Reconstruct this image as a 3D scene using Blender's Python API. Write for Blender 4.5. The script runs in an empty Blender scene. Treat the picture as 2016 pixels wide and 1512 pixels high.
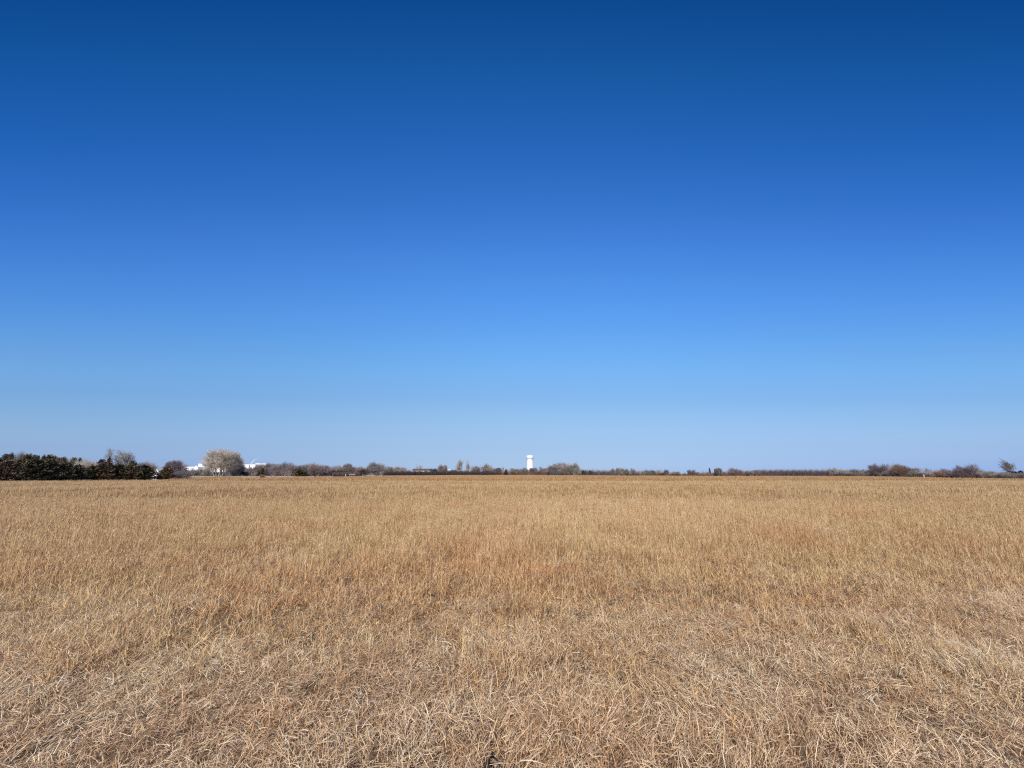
import bpy, math, random
import numpy as np
from mathutils import Vector, Matrix

random.seed(7)
rng = np.random.default_rng(7)
sc = bpy.context.scene
COL = sc.collection
R = math.radians

# ------------------------------------------------------------------ camera
F, CX, CY = 757.0, 1008.0, 756.0
EYE = 1.65
PITCH = math.atan(176.5 / F)
cp, sp = math.cos(PITCH), math.sin(PITCH)
cam_d = bpy.data.cameras.new('camera')
cam = bpy.data.objects.new('camera', cam_d)
COL.objects.link(cam)
cam.location = (0, 0, EYE)
cam.rotation_euler = (math.pi / 2 + PITCH, 0, 0)
cam_d.sensor_width = 36
cam_d.lens = 36 * F / 2016
cam_d.clip_start = 0.05
cam_d.clip_end = 9000
sc.camera = cam


def at(px, py, D):
    """the point at forward distance D seen at this place of the photograph"""
    u = (px - CX) / F
    v = -(py - CY) / F
    dy, dz = cp - v * sp, sp + v * cp
    k = D / dy
    return Vector((k * u, D, EYE + k * dz))


def D_of(yb, zc=0.15):
    v = -(yb - CY) / F
    dy, dz = cp - v * sp, sp + v * cp
    return (EYE - zc) / -dz * dy


def gx(px, D):
    return at(px, 935, D).x


# ------------------------------------------------------------------ light and sky
SUN_AZ, SUN_EL = 190.0, 41.0
w = bpy.data.worlds.new('World')
sc.world = w
w.use_nodes = True
nt = w.node_tree
N, LK = nt.nodes, nt.links
bg = N['Background']
sky = N.new('ShaderNodeTexSky')
sky.sky_type = 'NISHITA'
sky.sun_disc = False
sky.sun_elevation = R(SUN_EL)
sky.sun_rotation = R(SUN_AZ)
sky.air_density, sky.dust_density, sky.ozone_density, sky.altitude = 1.0, 0.2, 5.0, 400


def mth(N, LK, op, a, b=None, c=None):
    n = N.new('ShaderNodeMath')
    n.operation = op
    for i, s in enumerate((a, b, c)):
        if s is None:
            continue
        if isinstance(s, (int, float)):
            n.inputs[i].default_value = s
        else:
            LK.new(s, n.inputs[i])
    return n.outputs[0]


tc = N.new('ShaderNodeTexCoord')
sx = N.new('ShaderNodeSeparateXYZ')
LK.new(tc.outputs['Generated'], sx.inputs[0])
x2 = mth(N, LK, 'MULTIPLY', sx.outputs[0], sx.outputs[0])
den = mth(N, LK, 'SQRT', mth(N, LK, 'MULTIPLY_ADD', x2, -0.95, 1.0))
elv = mth(N, LK, 'DIVIDE', sx.outputs[2], den)
GR = [(0.0056, 0.470, 0.625, 1.108), (0.0346, 0.556, 0.645, 0.968), (0.0666, 0.69, 0.725, 0.918), (0.1052, 0.86, 0.875, 0.968),
      (0.1506, 0.98, 1.035, 1.07), (0.1960, 1.0, 1.15, 1.21), (0.2603, 1.065, 1.42, 1.52), (0.3231, 1.028, 1.561, 1.794),
      (0.3956, 0.967, 1.645, 2.085), (0.4639, 0.887, 1.667, 2.280), (0.5220, 0.807, 1.617, 2.385), (0.5754, 0.697, 1.512, 2.386),
      (0.6406, 0.511, 1.388, 2.308), (0.6970, 0.372, 1.270, 2.173), (0.7451, 0.286, 1.149, 1.995), (0.7858, 0.203, 1.023, 1.795),
      (0.8201, 0.141, 0.869, 1.582), (0.8488, 0.090, 0.734, 1.389)]
rp = N.new('ShaderNodeValToRGB')
cr = rp.color_ramp
cr.elements[0].position = GR[0][0]
cr.elements[0].color = [c / 2.5 for c in GR[0][1:]] + [1]
cr.elements[1].position = GR[-1][0]
cr.elements[1].color = [c / 2.5 for c in GR[-1][1:]] + [1]
for g in GR[1:-1]:
    e = cr.elements.new(g[0])
    e.color = [c / 2.5 for c in g[1:]] + [1]
LK.new(elv, rp.inputs[0])
sr = N.new('ShaderNodeValToRGB')
SD = [(0.04, 0.16, 0.0, -0.34), (0.15, 0.37, 0.24, -0.02), (0.3, 0.40, 0.41, 0.31), (0.5, 0.61, 0.56, 0.45), (0.85, 1.0, 0.70, 0.59)]
e = sr.color_ramp.elements
for q_, g in ((e[0], SD[0]), (e[1], SD[-1])):
    q_.position = g[0]
    q_.color = [(c + 0.5) / 2 for c in g[1:]] + [1]
for g in SD[1:-1]:
    q_ = e.new(g[0])
    q_.color = [(c + 0.5) / 2 for c in g[1:]] + [1]
LK.new(elv, sr.inputs[0])


def vmath(op, a, b):
    n = N.new('ShaderNodeVectorMath')
    n.operation = op
    for i, q in enumerate((a, b)):
        if isinstance(q, tuple):
            n.inputs[i].default_value = q
        else:
            LK.new(q, n.inputs[i])
    return n.outputs[0]


cf = vmath('SUBTRACT', vmath('MULTIPLY', sr.outputs[0], (2, 2, 2)), (0.5, 0.5, 0.5))
x2v = N.new('ShaderNodeCombineXYZ')
for i in range(3):
    LK.new(x2, x2v.inputs[i])
fac = vmath('SUBTRACT', (1, 1, 1), vmath('MULTIPLY', cf, x2v.outputs[0]))
skyc = vmath('MULTIPLY', vmath('MULTIPLY', vmath('MULTIPLY', sky.outputs[0], rp.outputs[0]), (2.5, 2.5, 2.5)), fac)
LK.new(skyc, bg.inputs[0])

bg.inputs[1].default_value = 0.1

sl = bpy.data.lights.new('sun', 'SUN')
sl.energy = 5.0
sl.angle = R(0.53)
sl.color = (1.0, 0.93, 0.83)
so = bpy.data.objects.new('sun', sl)
COL.objects.link(so)
a = R(SUN_AZ)
to_sun = Vector((math.sin(a) * math.cos(R(SUN_EL)), math.cos(a) * math.cos(R(SUN_EL)), math.sin(R(SUN_EL))))
so.rotation_euler = to_sun.to_track_quat('Z', 'Y').to_euler()
so.location = to_sun * 60

sc.view_settings.view_transform = 'Standard'
sc.view_settings.look = 'None'
sc.view_settings.gamma = 1
sc.view_settings.exposure = 0.0
sc.render.engine = 'CYCLES'
sc.cycles.use_denoising = False
sc.cycles.filter_width = 1.2
sc.cycles.max_bounces = 5
sc.cycles.diffuse_bounces = 3
sc.cycles.transparent_max_bounces = 4


# ------------------------------------------------------------------ materials
def mat(name, color=(0.5, 0.5, 0.5), rough=0.8, noise=None, spec=0.2, bump=0.0):
    m = bpy.data.materials.new(name)
    m.use_nodes = True
    n, l = m.node_tree.nodes, m.node_tree.links
    b = n['Principled BSDF']
    b.inputs['Base Color'].default_value = (*color, 1)
    b.inputs['Roughness'].default_value = rough
    b.inputs['Specular IOR Level'].default_value = spec
    if noise:
        t = n.new('ShaderNodeTexNoise')
        c = n.new('ShaderNodeTexCoord')
        l.new(c.outputs['Object'], t.inputs['Vector'])
        t.inputs['Scale'].default_value = noise[0]
        t.inputs['Detail'].default_value = 6
        mx = n.new('ShaderNodeMix')
        mx.data_type = 'RGBA'
        mx.inputs['A'].default_value = (*[v * (1 - noise[1]) for v in color], 1)
        mx.inputs['B'].default_value = (*[min(1, v * (1 + noise[1])) for v in color], 1)
        l.new(t.outputs[0], mx.inputs['Factor'])
        l.new(mx.outputs['Result'], b.inputs['Base Color'])
    return m


def attr_node(n, name, typ='GEOMETRY'):
    q = n.new('ShaderNodeAttribute')
    q.attribute_name = name
    q.attribute_type = typ
    return q


def plant_mat(name, lo, hi, rough=0.85, trans=0.0):
    """object colour times a tone kept per twig or spray"""
    m = bpy.data.materials.new(name)
    m.use_nodes = True
    n, l = m.node_tree.nodes, m.node_tree.links
    b = n['Principled BSDF']
    b.inputs['Roughness'].default_value = rough
    b.inputs['Specular IOR Level'].default_value = 0.15
    oi = n.new('ShaderNodeObjectInfo')
    tn = attr_node(n, 'tone')
    k = mth(n, l, 'MULTIPLY_ADD', tn.outputs['Fac'], hi - lo, lo)
    v = n.new('ShaderNodeVectorMath')
    v.operation = 'SCALE'
    l.new(oi.outputs['Color'], v.inputs[0])
    l.new(k, v.inputs['Scale'])
    l.new(v.outputs[0], b.inputs['Base Color'])
    return m


M_BARK = plant_mat('bark', 0.6, 1.3)
M_LEAF = plant_mat('cedar_foliage', 0.5, 1.5)
M_WHITE = mat('white_paint', (0.8, 0.8, 0.79), 0.5, (0.6, 0.03))
M_TOWER = mat('tower_paint', (0.82, 0.82, 0.8), 0.45, (0.15, 0.03))
M_PALE = mat('pale_siding', (0.62, 0.56, 0.50), 0.7, (0.8, 0.06))
M_ROOFP = mat('pale_shingle', (0.50, 0.46, 0.43), 0.85, (2.0, 0.15))
M_ROOFD = mat('dark_shingle', (0.10, 0.075, 0.07), 0.9, (2.0, 0.15))
M_GLASS = mat('dark_glass', (0.03, 0.035, 0.04), 0.15, None, 0.5)
M_METAL = mat('white_metal', (0.78, 0.79, 0.80), 0.4, (0.3, 0.03))
M_DKMETAL = mat('dark_metal', (0.08, 0.08, 0.085), 0.5)
M_GREY = mat('grey_mark', (0.60, 0.62, 0.57), 0.6)
M_WOOD = mat('weathered_wood', (0.36, 0.31, 0.26), 0.9, (3, 0.2))
M_GRAVEL = mat('gravel', (0.30, 0.255, 0.205), 0.95, (1.5, 0.2))


def grass_material():
    m = bpy.data.materials.new('dry_grass')
    m.use_nodes = True
    n, l = m.node_tree.nodes, m.node_tree.links
    b = n['Principled BSDF']
    b.inputs['Roughness'].default_value = 0.65
    b.inputs['Specular IOR Level'].default_value = 0.25
    g = n.new('ShaderNodeNewGeometry')

    def nz(scale, detail, off, sxy=(1, 1, 0)):
        mp = n.new('ShaderNodeMapping')
        mp.inputs['Location'].default_value = off
        mp.inputs['Scale'].default_value = sxy
        l.new(g.outputs['Position'], mp.inputs[0])
        t = n.new('ShaderNodeTexNoise')
        t.inputs['Scale'].default_value = scale
        t.inputs['Detail'].default_value = detail
        t.inputs['Roughness'].default_value = 0.6
        l.new(mp.outputs[0], t.inputs['Vector'])
        return t.outputs[0]

    tone = attr_node(n, 'tone').outputs['Fac']
    kind = attr_node(n, 'kind').outputs['Fac']
    n1 = nz(0.9, 4, (3, 7, 0))
    n2 = nz(0.38, 6, (31, 2, 0))
    n3 = nz(0.035, 3, (5, 60, 0))
    sh = mth(n, l, 'ADD', mth(n, l, 'MULTIPLY_ADD', n1, 0.7, -0.35), mth(n, l, 'MULTIPLY_ADD', n3, 0.35, -0.175))
    tt = mth(n, l, 'ADD', tone, sh)
    r1 = n.new('ShaderNodeValToRGB')
    st = [(0.0, (0.160, 0.077, 0.035)), (0.22, (0.376, 0.203, 0.086)), (0.5, (0.620, 0.383, 0.167)), (0.78, (0.752, 0.523, 0.258)), (1.0, (0.846, 0.675, 0.409))]
    r2 = n.new('ShaderNodeValToRGB')
    st2 = [(0.0, (0.121, 0.067, 0.043)), (0.22, (0.335, 0.202, 0.118)), (0.5, (0.614, 0.425, 0.253)), (0.78, (0.782, 0.610, 0.388)), (1.0, (0.866, 0.753, 0.540))]
    for r, s in ((r1, st), (r2, st2)):
        e = r.color_ramp.elements
        e[0].position, e[0].color = s[0][0], (*s[0][1], 1)
        e[1].position, e[1].color = s[-1][0], (*s[-1][1], 1)
        for p, c in s[1:-1]:
            q = e.new(p)
            q.color = (*c, 1)
        l.new(tt, r.inputs[0])
    mx = n.new('ShaderNodeMix')
    mx.data_type = 'RGBA'
    l.new(kind, mx.inputs['Factor'])
    l.new(r1.outputs[0], mx.inputs['A'])
    l.new(r2.outputs[0], mx.inputs['B'])
    # rusty patches of bluestem, ochre patches elsewhere
    rd = n.new('ShaderNodeValToRGB')
    e = rd.color_ramp.elements
    e[0].position, e[0].color = 0.34, (1.0, 1.0, 0.88, 1)
    e[1].position, e[1].color = 0.66, (0.98, 0.81, 0.72, 1)
    q = e.new(0.5)
    q.color = (1, 1, 1, 1)
    hue = attr_node(n, 'hue').outputs['Fac']
    # a stand of rusty bluestem a few metres out
    xyz = n.new('ShaderNodeSeparateXYZ')
    l.new(g.outputs['Position'], xyz.inputs[0])
    ex = mth(n, l, 'MULTIPLY_ADD', xyz.outputs[0], 1 / 3.2, 0.25)
    ey = mth(n, l, 'MULTIPLY_ADD', xyz.outputs[1], 1 / 2.8, -5.4 / 2.8)
    r2_ = mth(n, l, 'ADD', mth(n, l, 'MULTIPLY', ex, ex), mth(n, l, 'MULTIPLY', ey, ey))
    stand = mth(n, l, 'MULTIPLY', mth(n, l, 'POWER', 2.718, mth(n, l, 'MULTIPLY', r2_, -1.0)), 0.115)
    n2s = mth(n, l, 'MULTIPLY_ADD', n2, 0.8, 0.085)
    l.new(mth(n, l, 'ADD', mth(n, l, 'ADD', n2s, stand), mth(n, l, 'MULTIPLY', hue, 0.10)), rd.inputs[0])
    mu = n.new('ShaderNodeMix')
    mu.data_type = 'RGBA'
    mu.blend_type = 'MULTIPLY'
    l.new(mth(n, l, 'MULTIPLY_ADD', kind, -0.65, 1.0), mu.inputs['Factor'])
    l.new(mx.outputs['Result'], mu.inputs['A'])
    l.new(rd.outputs[0], mu.inputs['B'])
    l.new(mu.outputs['Result'], b.inputs['Base Color'])
    tr = n.new('ShaderNodeBsdfTranslucent')
    l.new(mu.outputs['Result'], tr.inputs[0])
    ms = n.new('ShaderNodeMixShader')
    ms.inputs[0].default_value = 0.12
    l.new(b.outputs[0], ms.inputs[1])
    l.new(tr.outputs[0], ms.inputs[2])
    l.new(ms.outputs[0], n['Material Output'].inputs['Surface'])
    return m


def ground_material():
    m = bpy.data.materials.new('prairie_ground')
    m.use_nodes = True
    n, l = m.node_tree.nodes, m.node_tree.links
    b = n['Principled BSDF']
    b.inputs['Roughness'].default_value = 0.95
    b.inputs['Specular IOR Level'].default_value = 0.05
    g = n.new('ShaderNodeNewGeometry')
    cols = []
    for s, d in ((6.0, 8), (0.05, 4)):
        t = n.new('ShaderNodeTexNoise')
        t.inputs['Scale'].default_value = s
        t.inputs['Detail'].default_value = d
        l.new(g.outputs['Position'], t.inputs['Vector'])
        cols.append(t.outputs[0])
    r = n.new('ShaderNodeValToRGB')
    e = r.color_ramp.elements
    e[0].position, e[0].color = 0.3, (0.07, 0.045, 0.028, 1)
    e[1].position, e[1].color = 0.7, (0.34, 0.24, 0.15, 1)
    l.new(mth(n, l, 'ADD', mth(n, l, 'MULTIPLY', cols[0], 0.5), mth(n, l, 'MULTIPLY', cols[1], 0.5)), r.inputs[0])
    # short pale turf beyond the tall grass: lighter where it lies open
    sxyz = n.new('ShaderNodeSeparateXYZ')
    l.new(g.outputs['Position'], sxyz.inputs[0])
    f = n.new('ShaderNodeMapRange')
    f.inputs['From Min'].default_value = 45
    f.inputs['From Max'].default_value = 110
    l.new(sxyz.outputs[1], f.inputs[0])
    mx = n.new('ShaderNodeMix')
    mx.data_type = 'RGBA'
    mx.inputs['B'].default_value = (0.52, 0.40, 0.27, 1)
    l.new(mth(n, l, 'MULTIPLY', f.outputs[0], 0.75), mx.inputs['Factor'])
    l.new(r.outputs[0], mx.inputs['A'])
    l.new(mx.outputs['Result'], b.inputs['Base Color'])
    return m


# ------------------------------------------------------------------ helpers
def link(name, me, parent=None, loc=None):
    o = bpy.data.objects.new(name, me)
    COL.objects.link(o)
    if parent:
        o.parent = parent
    if loc is not None:
        o.location = loc
    return o


def tag(o, label, cat=None, group=None, kind=None):
    if label:
        o['label'] = label
    if cat:
        o['category'] = cat
    if group:
        o['group'] = group
    if kind:
        o['kind'] = kind
    return o


def empty(name, loc, label, cat, group=None):
    o = bpy.data.objects.new(name, None)
    COL.objects.link(o)
    o.location = loc
    o.empty_display_size = 0.3
    return tag(o, label, cat, group)


def mesh(name, verts, faces, material, tone=None, smooth=False):
    me = bpy.data.meshes.new(name)
    me.from_pydata([tuple(v) for v in verts], [], faces)
    me.materials.append(material)
    if tone is not None:
        at_ = me.attributes.new('tone', 'FLOAT', 'POINT')
        at_.data.foreach_set('value', np.asarray(tone, np.float32))
    if smooth:
        for p in me.polygons:
            p.use_smooth = True
    me.update()
    return me


class MB:
    def __init__(s):
        s.v, s.f, s.t = [], [], []

    def box(s, x0, x1, y0, y1, z0, z1):
        b = len(s.v)
        s.v += [(x, y, z) for z in (z0, z1) for x, y in ((x0, y0), (x1, y0), (x1, y1), (x0, y1))]
        s.f += [tuple(b + i for i in q) for q in ((3, 2, 1, 0), (4, 5, 6, 7), (0, 1, 5, 4), (1, 2, 6, 5), (2, 3, 7, 6), (3, 0, 4, 7))]
        return s

    def tube(s, p0, p1, r0, r1, n=6, tone=0.5, cap=False):
        p0, p1 = Vector(p0), Vector(p1)
        d = (p1 - p0)
        if d.length < 1e-6:
            return s
        d.normalize()
        u = d.cross(Vector((0.31, 0.95, 0.07)))
        if u.length < 1e-3:
            u = d.cross(Vector((1, 0, 0)))
        u.normalize()
        q = d.cross(u)
        b = len(s.v)
        for p, r in ((p0, r0), (p1, r1)):
            for i in range(n):
                a_ = 2 * math.pi * i / n
                s.v.append(tuple(p + u * (r * math.cos(a_)) + q * (r * math.sin(a_))))
                s.t.append(tone)
        for i in range(n):
            j = (i + 1) % n
            s.f.append((b + i, b + j, b + n + j, b + n + i))
        if cap:
            s.f.append(tuple(b + n + i for i in range(n)))
            s.f.append(tuple(b + n - 1 - i for i in range(n)))
        return s

    def lathe(s, prof, n=48):
        b = len(s.v)
        for r, z in prof:
            for i in range(n):
                a_ = 2 * math.pi * i / n
                s.v.append((r * math.cos(a_), r * math.sin(a_), z))
        for k in range(len(prof) - 1):
            for i in range(n):
                j = (i + 1) % n
                s.f.append((b + k * n + i, b + k * n + j, b + (k + 1) * n + j, b + (k + 1) * n + i))
        return s

    def gable(s, x0, x1, y0, y1, z0, z1, th=0.15, along='x'):
        """a roof of two thick slopes, the ridge along x or y"""
        if along == 'x':
            ym = (y0 + y1) / 2
            pr = [(y0, z0), (ym, z1), (y1, z0), (y1, z0 + th), (ym, z1 + th), (y0, z0 + th)]
            P = [(x, p[0], p[1]) for x in (x0, x1) for p in pr]
        else:
            xm = (x0 + x1) / 2
            pr = [(x0, z0), (xm, z1), (x1, z0), (x1, z0 + th), (xm, z1 + th), (x0, z0 + th)]
            P = [(p[0], y, p[1]) for y in (y0, y1) for p in pr]
        b = len(s.v)
        s.v += P
        for i in range(6):
            j = (i + 1) % 6
            s.f.append((b + i, b + j, b + 6 + j, b + 6 + i))
        s.f += [(b + 0, b + 1, b + 4, b + 5), (b + 1, b + 2, b + 3, b + 4), (b + 6, b + 7, b + 10, b + 11), (b + 7, b + 8, b + 9, b + 10)]
        return s

    def build(s, name, material, parent=None, smooth=False, loc=None):
        me = mesh(name, s.v, s.f, material, s.t if len(s.t) == len(s.v) and s.t else None, smooth)
        return link(name, me, parent, loc)


# ------------------------------------------------------------------ woody plants: one of each kind
def rot_about(d, ang, az):
    u = d.cross(Vector((0, 0, 1)))
    if u.length < 1e-3:
        u = Vector((1, 0, 0))
    u.normalize()
    ax = (Matrix.Rotation(az, 3, d) @ u)
    return (Matrix.Rotation(ang, 3, ax) @ d).normalized()


def grow_tree(seed, stems, stem_ang, lens, kids, angs, rad, trop, env=None, trunk_levels=1, wind=None, minr=0.0019, start=0.35, spread0=0.03):
    rd = random.Random(seed)
    trunk, crown = MB(), MB()
    maxlev = len(lens) - 1

    def ok(p):
        if env is None:
            return True
        ex, ez0, ez1 = env
        zc, hz = (ez0 + ez1) / 2, (ez1 - ez0) / 2
        k = (p.x * p.x + p.y * p.y) / ex ** 2 + ((p.z - zc) / hz) ** 2
        return k < rd.uniform(0.8, 1.1)

    def go(p, d, L, r, lev):
        ns = 4 if lev < 2 else (3 if lev < maxlev else 2)
        pts, rs = [p.copy()], [r]
        for i in range(ns):
            d = (d + Vector((rd.gauss(0, 1), rd.gauss(0, 1), rd.gauss(0, 1))) * (0.10 + 0.04 * lev) + Vector((0, 0, trop[lev]))
                 + (wind * 0.12 * lev if wind else Vector((0, 0, 0)))).normalized()
            p = p + d * (L / ns)
            pts.append(p.copy())
            rs.append(max(minr, r * (1 - 0.6 * (i + 1) / ns)))
        tone = rd.random()
        tgt = trunk if lev < trunk_levels else crown
        for i in range(ns):
            tgt.tube(pts[i], pts[i + 1], rs[i], rs[i + 1], 7 if lev == 0 else (5 if lev == 1 else 3), 0.35 + 0.3 * tone if lev < 2 else tone)
        if lev == maxlev:
            return
        n = kids[lev]
        for k in range(n):
            t = start + (1 - start) * (k + rd.random()) / n if lev == 0 else 0.2 + 0.8 * (k + rd.random()) / n
            i = min(ns - 1, int(t * ns))
            fr = t * ns - i
            q = pts[i].lerp(pts[i + 1], fr)
            if lev > 0 and not ok(q):
                continue
            dd = (pts[i + 1] - pts[i]).normalized()
            nd = rot_about(dd, R(rd.gauss(angs[lev], 9)), rd.uniform(0, 2 * math.pi))
            go(q, nd, lens[lev + 1] * rd.uniform(0.65, 1.2) * (1.15 - 0.35 * t), max(minr, rs[i] * 0.62), lev + 1)

    for s_ in range(stems):
        az = 2 * math.pi * (s_ + rd.random() * 0.8) / stems
        an = R(abs(rd.gauss(stem_ang, stem_ang * 0.35)))
        d = Vector((math.sin(an) * math.cos(az), math.sin(an) * math.sin(az), math.cos(an)))
        base = Vector((math.cos(az) * spread0, math.sin(az) * spread0, 0)) if stems > 1 else Vector((0, 0, 0))
        if stems > 1:
            trunk.tube((0, 0, 0.0), base + Vector((0, 0, 0.012)), rad * 1.3, rad * 0.8, 5)
        go(base, d, lens[0] * rd.uniform(0.8, 1.15), rad * (1 if stems == 1 else rd.uniform(0.6, 1)), 0)
    return trunk, crown


def finish(trunk, crown, name, lean=False):
    allv = np.array(trunk.v + crown.v)
    z1 = np.percentile(allv[:, 2], 99.7)
    wd = np.percentile(np.abs(allv[:, 0]), 98.5) * 2
    if lean:
        wd = np.percentile(allv[:, 0], 99) - np.percentile(allv[:, 0], 1)
    for mb in (trunk, crown):
        mb.v = [(x, y, max(z, 0) / z1) for x, y, z in mb.v]
        mb.v = [(x / wd, y / wd, z) for x, y, z in mb.v]
    return (mesh(name + '_trunk', trunk.v, trunk.f, M_BARK, trunk.t), mesh(name + '_crown', crown.v, crown.f, M_BARK, crown.t))


PROTO = {}
for i in range(4):   # broad open crowns
    PROTO['s%d' % i] = finish(*grow_tree(11 + i, 1, 4, [0.28, 0.46, 0.27, 0.15, 0.08], [8, 8, 8, 5], [48, 42, 42, 45], 0.03, [0.05, 0.06, 0.05, 0.04, 0.02], env=(0.46, 0.12, 1.02)), 'bare_tree')
for i in range(4):   # dense round crowns reaching low
    PROTO['r%d' % i] = finish(*grow_tree(21 + i, 4, 22, [0.4, 0.42, 0.27, 0.16, 0.09], [8, 7, 7, 4], [50, 44, 42, 45], 0.026, [0.05, 0.04, 0.03, 0.02, 0.01], env=(0.5, -0.12, 1.02), start=0.15), 'round_tree')
for i in range(2):   # several stems fanning up
    PROTO['v%d' % i] = finish(*grow_tree(31 + i, 9, 15, [0.62, 0.36, 0.24, 0.14, 0.08], [9, 8, 6, 4], [34, 34, 36, 40], 0.020, [0.05, 0.06, 0.05, 0.04, 0.02], env=(0.5, -0.05, 1.03), start=0.16, spread0=0.15), 'cottonwood')
for i in range(2):   # upright columns
    PROTO['c%d' % i] = finish(*grow_tree(41 + i, 4, 3, [0.95, 0.32, 0.18, 0.1], [15, 7, 4], [17, 20, 24], 0.014, [0.02, 0.10, 0.10, 0.06], start=0.1, minr=0.0014), 'poplar')
for i in range(3):   # many stemmed scrub
    PROTO['b%d' % i] = finish(*grow_tree(51 + i, 12, 26, [0.55, 0.34, 0.22, 0.13], [9, 8, 6], [34, 38, 42], 0.012, [0.05, 0.06, 0.04, 0.02], start=0.2, spread0=0.12), 'scrub')
for i in range(2):   # broken snags
    PROTO['n%d' % i] = finish(*grow_tree(61 + i, 2, 9, [0.8, 0.34, 0.16, 0.08], [6, 5, 3], [34, 36, 40], 0.02, [0.02, 0.05, 0.04, 0.02], start=0.45, minr=0.004), 'snag')
PROTO['l0'] = finish(*grow_tree(77, 2, 7, [0.45, 0.5, 0.28, 0.14, 0.08], [6, 7, 5, 3], [34, 28, 26, 30], 0.024, [0.03, 0.03, 0.02, 0.01, 0.0], wind=Vector((-1.2, 0.1, 0.5)), start=0.3, minr=0.0026), 'windswept', True)
PROTO['p0'] = finish(*grow_tree(83, 1, 3, [0.55, 0.34, 0.2, 0.12], [11, 8, 5], [62, 48, 44], 0.026, [0.03, 0.0, 0.0, 0.0], start=0.35), 'sapling')


def cedar(seed, power, rmax, nb=95, per=46):
    rd = random.Random(seed)
    v, f, t = [], [], []
    for b in range(nb):
        z = (b + rd.random()) / nb
        zz = z ** 1.25
        prof = rmax * (1 - zz ** power) * min(1.0, 0.72 + zz * 2.2) + 0.015
        L = prof * rd.uniform(0.7, 1.18)
        az = b * 2.39996 + rd.uniform(-0.5, 0.5)
        up = R(rd.uniform(18, 48))
        d = Vector((math.cos(az) * math.cos(up), math.sin(az) * math.cos(up), math.sin(up)))
        base = Vector((0, 0, max(0.02, zz * 0.93 - math.sin(up) * L * 0.35)))
        tone = min(1, max(0, rd.gauss(0.45, 0.22)))
        for k in range(per):
            s_ = rd.random() ** 0.7
            p = base + d * (L * s_) + Vector((rd.gauss(0, 1), rd.gauss(0, 1), rd.gauss(0, 1))) * (0.028 + 0.02 * (1 - s_))
            p.z = max(0.01, p.z)
            q = (d + Vector((rd.gauss(0, 0.55), rd.gauss(0, 0.55), rd.gauss(0.25, 0.45)))).normalized()
            le, wi = rd.uniform(0.045, 0.085), rd.uniform(0.014, 0.026)
            sdx = q.cross(Vector((rd.gauss(0, 1), rd.gauss(0, 1), rd.gauss(0, 1)))).normalized() * wi
            i = len(v)
            v += [tuple(p - sdx * 0.6), tuple(p + q * le * 0.5 - sdx), tuple(p + q * le), tuple(p + q * le * 0.5 + sdx)]
            f.append((i, i + 1, i + 2, i + 3))
            t += [min(1, max(0, tone + rd.gauss(0, 0.15)))] * 4
    a_ = np.array(v)
    z1 = np.percentile(a_[:, 2], 99.9)
    wd = np.percentile(np.abs(a_[:, 0]), 98.5) * 2
    v = [(x / wd, y / wd, z / z1) for x, y, z in v]
    tr = MB()
    tr.tube((0, 0, 0), (0, 0, 0.5), 0.05, 0.03, 7, 0.5).tube((0, 0, 0.5), (0.01, 0, 0.9), 0.03, 0.008, 7, 0.5)
    return (mesh('cedar_trunk', tr.v, tr.f, M_BARK, tr.t), mesh('cedar_crown', v, f, M_LEAF, t))


for i in range(4):
    PROTO['e%d' % i] = cedar(101 + i, 1.5, 0.42)
for i in range(2):
    PROTO['k%d' % i] = cedar(121 + i, 0.95, 0.26, 80, 40)

PG, GY, LV, BR, RB, DK, TN, GG = (0.404, 0.349, 0.286), (0.292, 0.252, 0.224), (0.258, 0.202, 0.195), (0.224, 0.151, 0.112), (0.310, 0.181, 0.129), (0.095, 0.076, 0.070), (0.482, 0.361, 0.249), (0.301, 0.277, 0.220)
CD, CB, CO = (0.092, 0.078, 0.050), (0.145, 0.104, 0.064), (0.145, 0.116, 0.06)


def plant(name, proto, px, wpx, top, base, color, label, cat, group=None, D=None, sink=0.0):
    D = D or D_of(base)
    p = at(px, 935, D)
    H = at(px, top, D).z
    W = wpx * D / 777.0
    o = empty(name, (p.x, p.y, -sink), label, cat, group)
    o.rotation_euler = (0, 0, 0 if proto == 'l0' else random.uniform(-0.35, 0.35) + (math.pi if random.random() < 0.5 else 0))
    o.scale = (W, W, H + sink)
    for nm, me in zip(('trunk', 'crown'), PROTO[proto]):
        c = bpy.data.objects.new(nm, me)
        COL.objects.link(c)
        c.parent = o
        k = random.uniform(0.9, 1.1)
        c.color = (color[0] * k, color[1] * k, color[2] * k, 1) if not (nm == 'trunk' and proto[0] in 'ek') else (0.12, 0.08, 0.06, 1)
    return o


TREES = []


def T(name, proto, px, w_, top, base, col, label, cat='tree', group=None, D=None):
    TREES.append((name, proto, px, w_, top, base, col, label, cat, group, D))


CG = 'dark cedars in the grove at left'
# front of the cedar grove, left to right
T('cedar_tree', 'e0', -16, 44, 901, 948, CB, 'dark cedar cut off by the left edge of the photo, front of the grove', group=CG)
T('cedar_tree', 'e1', 8, 40, 905, 948.5, CB, 'brown tinged dark cedar nearest the field at far left, base lowest of all', group=CG)
T('cedar_tree', 'e2', 36, 44, 904, 947, CO, 'broad olive cedar in front of the pale bare brush at far left', group=CG)
T('cedar_tree', 'e3', 66, 42, 903, 947, CD, 'dark cedar with brown top, third full cedar from the left edge', group=CG)
T('cedar_tree', 'e1', 94, 44, 905, 946.5, CD, 'broad blackish cedar with slanting lit boughs, left of the deep shadow gap', group=CG)
T('cedar_tree', 'e0', 124, 38, 910, 946, CD, 'dark cedar behind the deep black shadow gap in the grove', group=CG)
T('cedar_tree', 'e2', 150, 36, 915, 945.5, CD, 'low dark cedar below the pale brush in mid grove', group=CG)
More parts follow.
